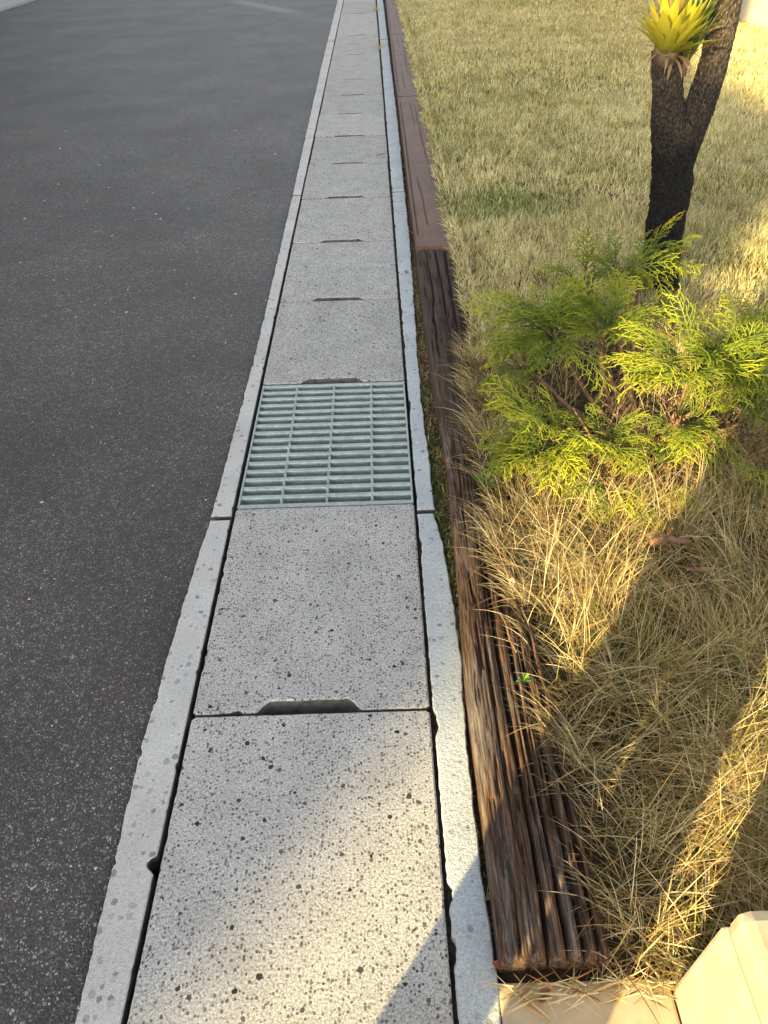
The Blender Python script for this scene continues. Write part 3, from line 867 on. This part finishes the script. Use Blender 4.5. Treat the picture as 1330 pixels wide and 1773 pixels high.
# ------------------------------------------------------------------ grass
def blades(name, P, L, Wd, az, th0, th1, col, S_=4, tipcol=None, label=None, cat='grass'):
    N = len(P); t = np.linspace(0, 1, S_ + 1)
    th = th0[:, None] + (th1 - th0)[:, None] * t[None, :]
    tm = (th[:, 1:] + th[:, :-1]) / 2
    h = np.concatenate([np.zeros((N, 1)), np.cumsum(np.sin(tm), 1)], 1) * (L / S_)[:, None]
    z = np.concatenate([np.zeros((N, 1)), np.cumsum(np.cos(tm), 1)], 1) * (L / S_)[:, None]
    ax = np.sin(az); ay = np.cos(az)
    ctr = np.stack([P[:, 0:1] + h * ax[:, None], P[:, 1:2] + h * ay[:, None], np.maximum(P[:, 2:3] + z, P[:, 2:3] - .004 + 0 * z)], -1)
    tw = rng.uniform(-.9, .9, N)
    sx = np.stack([ay * np.cos(tw), -ax * np.cos(tw), np.sin(tw)], -1)
    wd = (Wd[:, None] * (1 - .92 * t[None, :] ** 1.6)) * .5
    A = ctr + sx[:, None, :] * wd[:, :, None]; B = ctr - sx[:, None, :] * wd[:, :, None]
    V = np.stack([A, B], 2).reshape(N, -1, 3)
    n2 = 2 * (S_ + 1)
    b = (np.arange(N) * n2)[:, None, None]
    kk = (np.arange(S_) * 2)[None, :, None]
    Q = (b + kk + np.array([0, 1, 3, 2])[None, None, :]).reshape(-1, 4)
    c = np.repeat(col[:, None, :], n2, 1)
    if tipcol is not None:
        tt = np.repeat(t, 2)[None, :, None]
        c = c * (1 - tt) + tipcol[:, None, :] * tt
    o = nmesh(name, V.reshape(-1, 3), Q, M['grass'], None, True, c.reshape(-1, 3))
    return o
STRAW = np.array((.54, .42, .190)); PALE = np.array((.68, .58, .34)); BROWN = np.array((.23, .145, .065)); OLIVE = np.array((.30, .26, .060)); GREEN = np.array((.105, .165, .040)); ORNG = np.array((.46, .24, .075))
PALT = np.stack([STRAW, PALE, BROWN, OLIVE, GREEN, ORNG])
def pick(N, probs):
    pr = np.asarray(probs); pr = pr / pr.sum(-1, keepdims=True)
    if pr.ndim == 1: i = rng.choice(6, N, p=pr)
    else:
        cu = np.cumsum(pr, 1); i = (rng.random(N)[:, None] > cu).sum(1).clip(0, 5)
    return PALT[i] * rng.uniform(.72, 1.2, (N, 1))
# mown lawn
def lawn(name, y0, y1, x1, dens, hl, wl, seg):
    xm = np.interp((y0 + y1) / 2, [2, 4.46, 11, 15], [.70, .712, .745, .77])
    N = int((y1 - y0) * (x1 - .64) * dens)
    P = np.zeros((N, 3)); P[:, 0] = rng.uniform(.64, x1, N); P[:, 1] = rng.uniform(y0, y1, N)
    edge = np.interp(P[:, 1], [1.2, 2, 4.46, 11, 15], [.665, .672, .688, .725, .75]) + .03 * (fbm(P[:, 1] * 6, P[:, 1] * 0, 80) - .35)
    P = P[(P[:, 0] > edge) & ~((((P[:, 0] - 1.08) / .24) ** 2 + ((P[:, 1] - 1.20) / .34) ** 2 < 1) & (rng.random(N) < .8))]; N = len(P); ed = np.interp(P[:, 1], [1.2, 2, 4.46, 11, 15], [.665, .672, .688, .725, .75])
    P[:, 2] = soil_z(P[:, 0], P[:, 1]) + .01
    P[:, 2] = np.where(P[:, 0] < ed + .06, np.maximum(P[:, 2], .045), P[:, 2])
    gn = fbm(P[:, 0] * 1.6, P[:, 1] * 1.1, 90); gn2 = fbm(P[:, 0] * 6, P[:, 1] * 5, 95)
    spot = np.exp(-(((P[:, 0] - 1.0) / .22) ** 2 + ((P[:, 1] - 2.72) / .16) ** 2))
    bare = np.clip((fbm(P[:, 0] * 3, P[:, 1] * 3, 99) - .55) * 5, 0, 1)
    g = np.clip((gn - .48) * 3.0, 0, 1) * .7 + spot * 2.2 + np.clip(gn2 - .55, 0, 1)
    pr = np.stack([.40 + 0 * g, .36 + .3 * bare, .07 + .12 * bare, .16 + .6 * g, .02 + .35 * g + spot * 2.0, .015 + 0 * g], 1)
    col = pick(N, pr)
    col = col * np.array((1.10, 1.16, 1.10)) * (.78 + .44 * fbm(P[:, 0] * 9, P[:, 1] * 6, 98))[:, None]
    L = rng.uniform(hl[0], hl[1], N) * (.6 + .9 * gn2)
    az = np.where(rng.random(N) < .5, rng.uniform(0, 6.283, N), fbm(P[:, 0] * 7, P[:, 1] * 5, 97) * 18 + rng.normal(0, .5, N))
    near = np.clip(1 - (P[:, 0] - ed) / .06, 0, 1)
    az = np.where(rng.random(N) < near * .7, rng.normal(-1.57, .5, N), az)
    th0 = rng.uniform(.05, .65, N); th1 = th0 + rng.uniform(.1, .9, N) + near * .6
    o = blades(name, P, L, rng.uniform(wl[0], wl[1], N), az, th0, th1, col, seg, np.minimum(col * 1.15 + .03, .8))
    return o
tag(lawn('mown_lawn', 1.22, 2.7, 2.6, 26000, (.022, .046), (.0018, .0030), 3), 'short dry straw-coloured lawn round the tree foot', 'lawn', kind='stuff')
tag(lawn('mown_lawn', 2.7, 5.0, 3.6, 15000, (.024, .045), (.0026, .0042), 2), 'short dry lawn with a green patch past the tree', 'lawn', kind='stuff')
tag(lawn('mown_lawn', 5.0, 8.5, 4.25, 7500, (.026, .045), (.004, .006), 2), 'short dry pale lawn in front of the garden wall', 'lawn', kind='stuff')
tag(lawn('mown_lawn', 8.5, 14.0, 4.25, 4500, (.028, .046), (.006, .009), 2), 'short dry pale lawn running along the garden wall', 'lawn', kind='stuff')

# long unmown grass
N = 62000
P = np.zeros((N, 3)); P[:, 0] = rng.uniform(.60, 2.0, N); P[:, 1] = rng.uniform(-.450, 1.42, N)
# tuft clustering
tx = rng.uniform(.60, 2.0, 900); ty = rng.uniform(-.45, 1.42, 900)
ci = rng.integers(0, 900, N); mk = rng.random(N) < .72
P[mk, 0] = tx[ci[mk]] + rng.normal(0, .016, mk.sum()); P[mk, 1] = ty[ci[mk]] + rng.normal(0, .016, mk.sum())
edge = np.interp(P[:, 1], [-.45, 0, .25, .5, 1.0, 1.42], [.684, .664, .642, .608, .612, .645])
inpil = (P[:, 0] > .750) & (P[:, 1] < -.458)
foot = ((P[:, 0] - 1.06) / .30) ** 2 + ((P[:, 1] - .92) / .40) ** 2 < 1
keep = (P[:, 0] > edge) & (P[:, 1] > -.452) & ~inpil & ~(foot & (rng.random(N) < .82)) & (rng.random(N) < np.clip((1.50 - P[:, 1]) * 3.5, 0, 1))
P = P[keep]; ci = ci[keep]; mk = mk[keep]; N = len(P); edge = edge[keep]
P[:, 2] = np.where((P[:, 0] < .675) & (P[:, 1] > .1), .012, np.maximum(soil_z(P[:, 0], P[:, 1]), -.005))
fl = fbm(P[:, 0] * 3.5, P[:, 1] * 3.5, 110) * 12.56
taz = rng.uniform(0, 6.283, 900)
az = np.where(mk & (rng.random(N) < .55), taz[ci] + rng.normal(0, .55, N), fl + rng.normal(0, .8, N))
near = np.clip(1 - (P[:, 0] - edge) / .10, 0, 1)
az = np.where(rng.random(N) < near * .85, rng.normal(-1.45, .45, N), az)
low = np.clip(1 - (P[:, 1] + .45) / .07, 0, 1) * (P[:, 0] < .80)
az = np.where(rng.random(N) < low * .8, rng.normal(3.14, .6, N), az)
Lg = rng.gamma(7, .0115, N).clip(.03, .16) * np.clip(1.25 - .35 * np.clip(P[:, 1] - .3, 0, 1.2), .55, 1.25)
Lg *= np.interp(near, [0, 1], [1, .85])
th0 = rng.uniform(.10, .75, N); th1 = th0 + rng.uniform(.3, 1.5, N)
gz_ = fbm(P[:, 0] * 2.5, P[:, 1] * 2.5, 120); grn = np.clip((gz_ - .45) * 3.2, 0, 1)
mid = np.exp(-(((P[:, 0] - 1.15) / .35) ** 2 + ((P[:, 1] - .25) / .45) ** 2))
pr = np.stack([.34 + 0 * grn, .34 + .35 * near, .18 + .12 * (1 - grn), .24 + .6 * grn + .3 * mid, .02 + .20 * grn + .12 * mid, .07 + .08 * (1 - grn)], 1)
col = pick(N, pr)
tip = np.minimum(col * .75 + np.array((.50, .38, .19)) * .35, .75)
tag(blades('tall_grass', P, Lg, rng.uniform(.0011, .0023, N), az, th0, th1, col, 5, tip), 'long matted dry grass between the sleeper and the shrub', 'grass', kind='stuff')
# thatch lying flat under it
N = 15000
P = np.zeros((N, 3)); P[:, 0] = rng.uniform(.64, 2.0, N); P[:, 1] = rng.uniform(-.44, 1.5, N)
ok = ~(((P[:, 0] - 1.06) / .30) ** 2 + ((P[:, 1] - .92) / .40) ** 2 < 1) & ~((P[:, 0] > .745) & (P[:, 1] < -.45)); P = P[ok]; N = len(P)
P[:, 2] = np.maximum(soil_z(P[:, 0], P[:, 1]), 0) + rng.uniform(.002, .02, N)
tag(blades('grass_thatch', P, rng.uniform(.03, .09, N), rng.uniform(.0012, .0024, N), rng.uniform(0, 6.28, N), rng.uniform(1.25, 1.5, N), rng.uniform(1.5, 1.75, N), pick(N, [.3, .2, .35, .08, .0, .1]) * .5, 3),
    'flattened dead grass under the long grass', 'grass', kind='stuff')
# loose straw on the threshold tile and at the sleeper end
N = 150
P = np.zeros((N, 3)); P[:, 0] = rng.uniform(.53, .775, N); P[:, 1] = -.455 - np.abs(rng.normal(0, .014, N)); P[:, 2] = .006 + rng.uniform(0, .006, N)
tag(blades('loose_straw', P, rng.uniform(.02, .06, N), rng.uniform(.0014, .003, N), rng.normal(1.57, .5, N) + np.where(rng.random(N) < .5, 3.14, 0), rng.uniform(1.4, 1.57, N), rng.uniform(1.5, 1.6, N), pick(N, [.3, .5, .1, 0, 0, .1]), 3),
    'loose pale straw lying at the foot of the weathered sleeper', 'straw', kind='stuff')

# strip between kerb lip and sleeper: soil, moss, small weeds
yy = np.arange(-.45, 13, .012); V = []; F = []
for i, y in enumerate(yy):
    a = np.interp(y, *RO) - .02; b = float(xl0(y)) + .012 if y < 2.15 else np.interp(y, [2, 4.46, 11, 15], [.536, .549, .587, .61]) + .008
    z = -.016 + .014 * (float(fbm(y * 25, 0., 130)) - .5)
    for k in range(4):
        V.append((a + (b - a) * k / 3, y, z + .004 * (random.random() - .5)))
for i in range(len(yy) - 1):
    for k in range(3): F.append((4 * i + k, 4 * i + k + 1, 4 * i + 5 + k, 4 * i + 4 + k))
tag(mesh('soil_strip', V, F, M['dirt'], smooth=True), 'dark soil strip between kerb lip and sleepers', kind='structure')
N = 5200
P = np.zeros((N, 3)); P[:, 1] = np.concatenate([rng.uniform(.0, 2.1, 4000), rng.uniform(-.44, 6, N - 4000)])
a = np.interp(P[:, 1], *RO); b = np.where(P[:, 1] < 2.15, xl0(P[:, 1]), np.interp(P[:, 1], [2, 4.46, 11, 15], [.536, .549, .587, .61]))
P[:, 0] = a + (b - a) * rng.uniform(0, 1, N); P[:, 2] = -.016
gm = np.clip((fbm(P[:, 1] * 7, P[:, 1] * 0, 140) - .38) * 4, 0, 1) * np.clip((P[:, 1] - .05) * 3, 0.05, 1)
pr = np.stack([.25 * (1 - gm) + .08, .12 + 0 * gm, .5 * (1 - gm) + .12, .5 * gm, .9 * gm, .02 + 0 * gm], 1)
tag(blades('moss_strip', P, rng.uniform(.008, .028, N), rng.uniform(.0012, .0028, N), rng.uniform(0, 6.28, N), rng.uniform(.1, 1.2, N), rng.uniform(.6, 1.8, N), pick(N, pr) * .75, 3),
    'green moss and dead straw in the strip beside the kerb lip', 'moss', kind='stuff')

# small broad-leaved weeds
def weed(px, py, z, n, size, lab, seed):
    r = random.Random(seed); b = on_z(px, py, z); t = empty('weed', b); tag(t, lab, 'weed')
    for i in range(n):
        az = i * 2.4 + r.random(); el = r.uniform(.2, .9); d = Vector((math.cos(az) * math.cos(el), math.sin(az) * math.cos(el), math.sin(el)))
        sd = d.cross(Vector((0, 0, 1))).normalized(); ln = size * r.uniform(.6, 1.1); wd = ln * .32
        st = d * ln * .25; c0 = np.array((.10, .19, .03)) * r.uniform(.8, 1.4)
        pts = [Vector((0, 0, 0)), st + sd * wd * .1, st + d * ln * .4 + sd * wd * .5, st + d * ln * .75, st + d * ln * .4 - sd * wd * .5, st - sd * wd * .1]
        pts[3].z -= ln * .18
        nmesh('leaf', np.array([tuple(p) for p in pts]), [(0, 1, 2, 3), (0, 3, 4, 5)], M['leaf'], t, False, np.tile(c0, (6, 1)))
weed(757, 893, 0.0, 9, .020, 'tiny bright green weed at the kerb lip joint beside the grate', 1)
weed(840, 838, .04, 12, .045, 'leafy green weed at the grass edge beside the grate', 2)
weed(770, 985, -.005, 7, .014, 'tiny green weed in the moss strip past the lip joint', 3)
weed(905, 1180, .05, 7, .022, 'small green seedling growing in a crack of the weathered sleeper', 5)

# ------------------------------------------------------------------ litter
def dead_leaf(px, py, z, ln, colr, lab, seed):
    r = random.Random(seed); b = on_z(px, py, z); az = r.uniform(0, 6.28)
    V = []; C = []; F = []
    for i in range(7):
        t = i / 6; wd = ln * .26 * math.sin(math.pi * min(.97, t + .05)) ** .8
        for s in (-1, 0, 1):
            x = (t - .5) * ln; y = s * wd; zz = .15 * ln * (t - .5) ** 2 * 3 + abs(s) * wd * .35
            V.append((x * math.cos(az) - y * math.sin(az), x * math.sin(az) + y * math.cos(az), zz)); C.append(np.array(colr) * r.uniform(.8, 1.15))
    for i in range(6):
        for s in range(2): F.append((3 * i + s, 3 * i + s + 1, 3 * i + 4 + s, 3 * i + 3 + s))
    o = nmesh('fallen_leaf', np.array(V), F, M['deadleaf'], None, True, np.array(C)); o.location = b
    tag(o, lab, 'leaf', 'fallen leaves')
dead_leaf(943, 1722, .007, .026, (.24, .13, .06), 'brown fallen leaf lying on the beige threshold tile', 1)
dead_leaf(866, 1672, .012, .022, (.30, .09, .035), 'reddish fallen leaf tucked under the corner of the weathered sleeper', 2)
dead_leaf(938, 1535, .028, .022, (.26, .15, .05), 'tan fallen leaf stuck in a crack of the weathered sleeper', 3)
dead_leaf(887, 1007, .055, .022, (.62, .58, .50), 'whitish dry leaf scrap at the grass edge by the weathered sleeper', 4)
dead_leaf(848, 1552, -.004, .020, (.20, .13, .05), 'olive brown leaf wedged between kerb lip and sleeper', 5)
dead_leaf(704, 472, .003, .030, (.22, .16, .10), 'grey-brown dry leaf lying on the sky-tinted kerb lip', 6)
dead_leaf(793, 1033, -.008, .012, (.60, .58, .52), 'tiny white leaf scrap in the moss strip', 7)
def stick(px, py, z, ln, rad, az, bend, lab, seed):
    b = on_z(px, py, z); d = Vector((math.cos(az), math.sin(az), 0)); s = Vector((-d.y, d.x, 0))
    V, F = tube(smooth_path([-d * ln / 2, -d * ln * .15 + s * bend, d * ln * .2 - s * bend * .4 + Vector((0, 0, .006)), d * ln / 2 + s * bend * .5], 5), np.interp(np.linspace(0, 1, 16), [0, .5, 1], [rad * .8, rad, rad * .5]), 8, .25, seed)
    o = mesh('stick', V, F, M['twig'], None, True); o.location = b
    tag(o, lab, 'stick')
stick(1160, 938, .085, .085, .009, .0, .008, 'thick tan dead branch lying in the grass below the shrub', 1)
stick(1212, 988, .085, .055, .005, -.2, .003, 'thin reddish-brown stick in the shaded grass below the shrub', 2)
stick(880, 1095, .055, .10, .0022, 1.75, .002, 'pale thin stick lying along the cracked sleeper beside the grass', 3)
stick(661, 268, .003, .075, .0016, .6, .02, 'thin curved dark twig lying across the sky-tinted kerb lip', 4)
# dry grass tufts growing from the right-hand gap
for i, (px, py, lab) in enumerate(((650, 20, 'sprawling orange-brown dry tuft in the gutter gap far along the lip'), (656, 86, 'pale dry tuft in the gutter gap where the lip starts'))):
    b = on_z(px, py, -.01); N = 46
    P = np.zeros((N, 3)); P[:, 0] = rng.normal(0, .012, N); P[:, 1] = rng.normal(0, .03, N)
    o = blades('dry_tuft', P, rng.uniform(.06, .15, N), rng.uniform(.003, .005, N), rng.uniform(0, 6.28, N), rng.uniform(.3, 1.0, N), rng.uniform(1.2, 1.9, N), pick(N, [.5, .2, .1, 0, 0, .5 if i == 0 else .1]), 4)
    o.location = b; tag(o, lab, 'tuft')
# small dark flat disc on the lawn
D = empty('dark_disc', on_z(1278, 105, .045)); tag(D, 'small dark disc on the sunlit lawn past the tree', 'drain lid')  # plain dark disc, not known to be a drain lid
for nm, ra, z0, z1 in (('rim', .13, -.03, .004), ('plate', .11, -.03, .008)):
    V = [(ra * math.cos(a * math.pi / 12), ra * math.sin(a * math.pi / 12), z) for z in (z0, z1) for a in range(24)]
    mesh(nm, V, [tuple(range(24, 48))] + [(i, (i + 1) % 24, 24 + (i + 1) % 24, 24 + i) for i in range(24)], M['black'], D)

# loose stone chips on the asphalt
N = 5200
Pn = np.zeros((N, 3)); d_ = rng.uniform(0, 1, N) ** 1.6
Pn[:, 1] = -.6 + 5.5 * d_; Pn[:, 0] = np.interp(Pn[:, 1], *LIPO) - .004 - rng.uniform(0, 1, N) ** 1.25 * (.5 + 2.2 * d_)
sz = rng.gamma(2.2, .00055, N).clip(.0006, .0048) * (1 + 1.0 * d_)
oct_ = np.array([(1, 0, 0), (0, 1, 0), (-1, 0, 0), (0, -1, 0), (.1, .1, .6), (0, 0, -.6)]); tri = np.array([(0, 1, 4), (1, 2, 4), (2, 3, 4), (3, 0, 4), (1, 0, 5), (2, 1, 5), (3, 2, 5), (0, 3, 5)])
an = rng.uniform(0, 6.28, N); el = rng.uniform(.5, 1.4, N)
loc = oct_[None] * np.stack([sz, sz * el, sz], -1)[:, None, :] * rng.uniform(.7, 1.3, (N, 6, 1))
ca, sa = np.cos(an)[:, None], np.sin(an)[:, None]
VV = np.stack([loc[:, :, 0] * ca - loc[:, :, 1] * sa, loc[:, :, 0] * sa + loc[:, :, 1] * ca, loc[:, :, 2]], -1) + Pn[:, None, :]
VV[:, :, 2] += -.0095
tone = np.where(rng.random(N) < .16, rng.uniform(.40, .75, N), rng.uniform(.03, .12, N))
cc = tone[:, None] * np.array((1, .98, .94))[None] * rng.uniform(.9, 1.1, (N, 3))
tag(nmesh('stone_chips', VV.reshape(-1, 3), (np.arange(N)[:, None, None] * 6 + tri[None]).reshape(-1, 3), M['pebble'], None, False, np.repeat(cc, 6, 0)), 'loose grey and white stone chips on the asphalt', 'chips', kind='stuff')

# ------------------------------------------------------------------ the photographer (behind the lens, throws the long shadow)
H = empty('person', (.06, -1.06, -.005)); tag(H, 'standing person in grey jacket and dark trousers throwing the long shadow', 'person')
def skin(name, verts, edges, rad, mat, parent=H, sub=2, root=0):
    me = bpy.data.meshes.new(name); me.from_pydata(verts, edges, []); me.materials.append(mat)
    o = bpy.data.objects.new(name, me); COL.objects.link(o); o.parent = parent
    md = o.modifiers.new('skin', 'SKIN')
    for v, rr in zip(me.skin_vertices[0].data, rad):
        v.radius = (rr, rr) if not isinstance(rr, tuple) else rr
    me.skin_vertices[0].data[root].use_root = True
    sb = o.modifiers.new('sub', 'SUBSURF'); sb.levels = sub; sb.render_levels = sub
    return o
skin('body', [(0, 0, 1.30), (0, .01, 1.42), (0, .02, 1.50), (0, .03, 1.60), (0, .02, 1.68), (.19, 0, 1.36), (.24, -.02, 1.10), (.22, .17, 1.02), (.20, .23, 1.03), (-.19, 0, 1.36), (-.24, -.02, 1.10), (-.20, .17, 1.02), (-.18, .23, 1.03),
              (.18, .30, 1.05), (.195, .31, 1.04), (.21, .31, 1.03), (.225, .30, 1.02), (.165, .26, 1.06), (-.16, .30, 1.05), (-.175, .31, 1.04), (-.19, .31, 1.03), (-.205, .30, 1.02), (-.145, .26, 1.06)],
     [(0, 1), (1, 2), (2, 3), (3, 4), (0, 5), (5, 6), (6, 7), (7, 8), (0, 9), (9, 10), (10, 11), (11, 12), (8, 13), (8, 14), (8, 15), (8, 16), (8, 17), (12, 18), (12, 19), (12, 20), (12, 21), (12, 22)],
     [.07, .052, .068, .085, .07, .04, .036, .028, .030, .04, .036, .028, .030] + [.009] * 10, M['skin'])
skin('hair', [(0, -.015, 1.60), (0, -.01, 1.68), (0, .02, 1.73)], [(0, 1), (1, 2)], [.088, .094, .06], M['hair'])
skin('trousers', [(0, 0, .90), (-.085, .0, .82), (-.085, .02, .48), (-.085, -.01, .09), (.085, .0, .82), (.085, .02, .48), (.085, -.01, .09)], [(0, 1), (1, 2), (2, 3), (0, 4), (4, 5), (5, 6)], [(.15, .11), .09, .072, .062, .09, .072, .062], M['cloth'])
skin('jacket', [(0, 0, .84), (0, 0, 1.10), (0, 0, 1.32), (0, 0, 1.40), (.19, 0, 1.35), (.245, -.02, 1.10), (.222, .15, 1.025), (-.19, 0, 1.35), (-.245, -.02, 1.10), (-.202, .15, 1.025)], [(0, 1), (1, 2), (2, 3), (2, 4), (4, 5), (5, 6), (2, 7), (7, 8), (8, 9)],
     [(.17, .13), (.15, .12), (.16, .11), .07, .062, .052, .042, .062, .052, .042], M['jacket'], root=1)
for s in (-1, 1):
    skin('shoe', [(s * .085, -.05, .045), (s * .085, .06, .042), (s * .09, .15, .032)], [(0, 1), (1, 2)], [.046, .046, .034], M['black'])
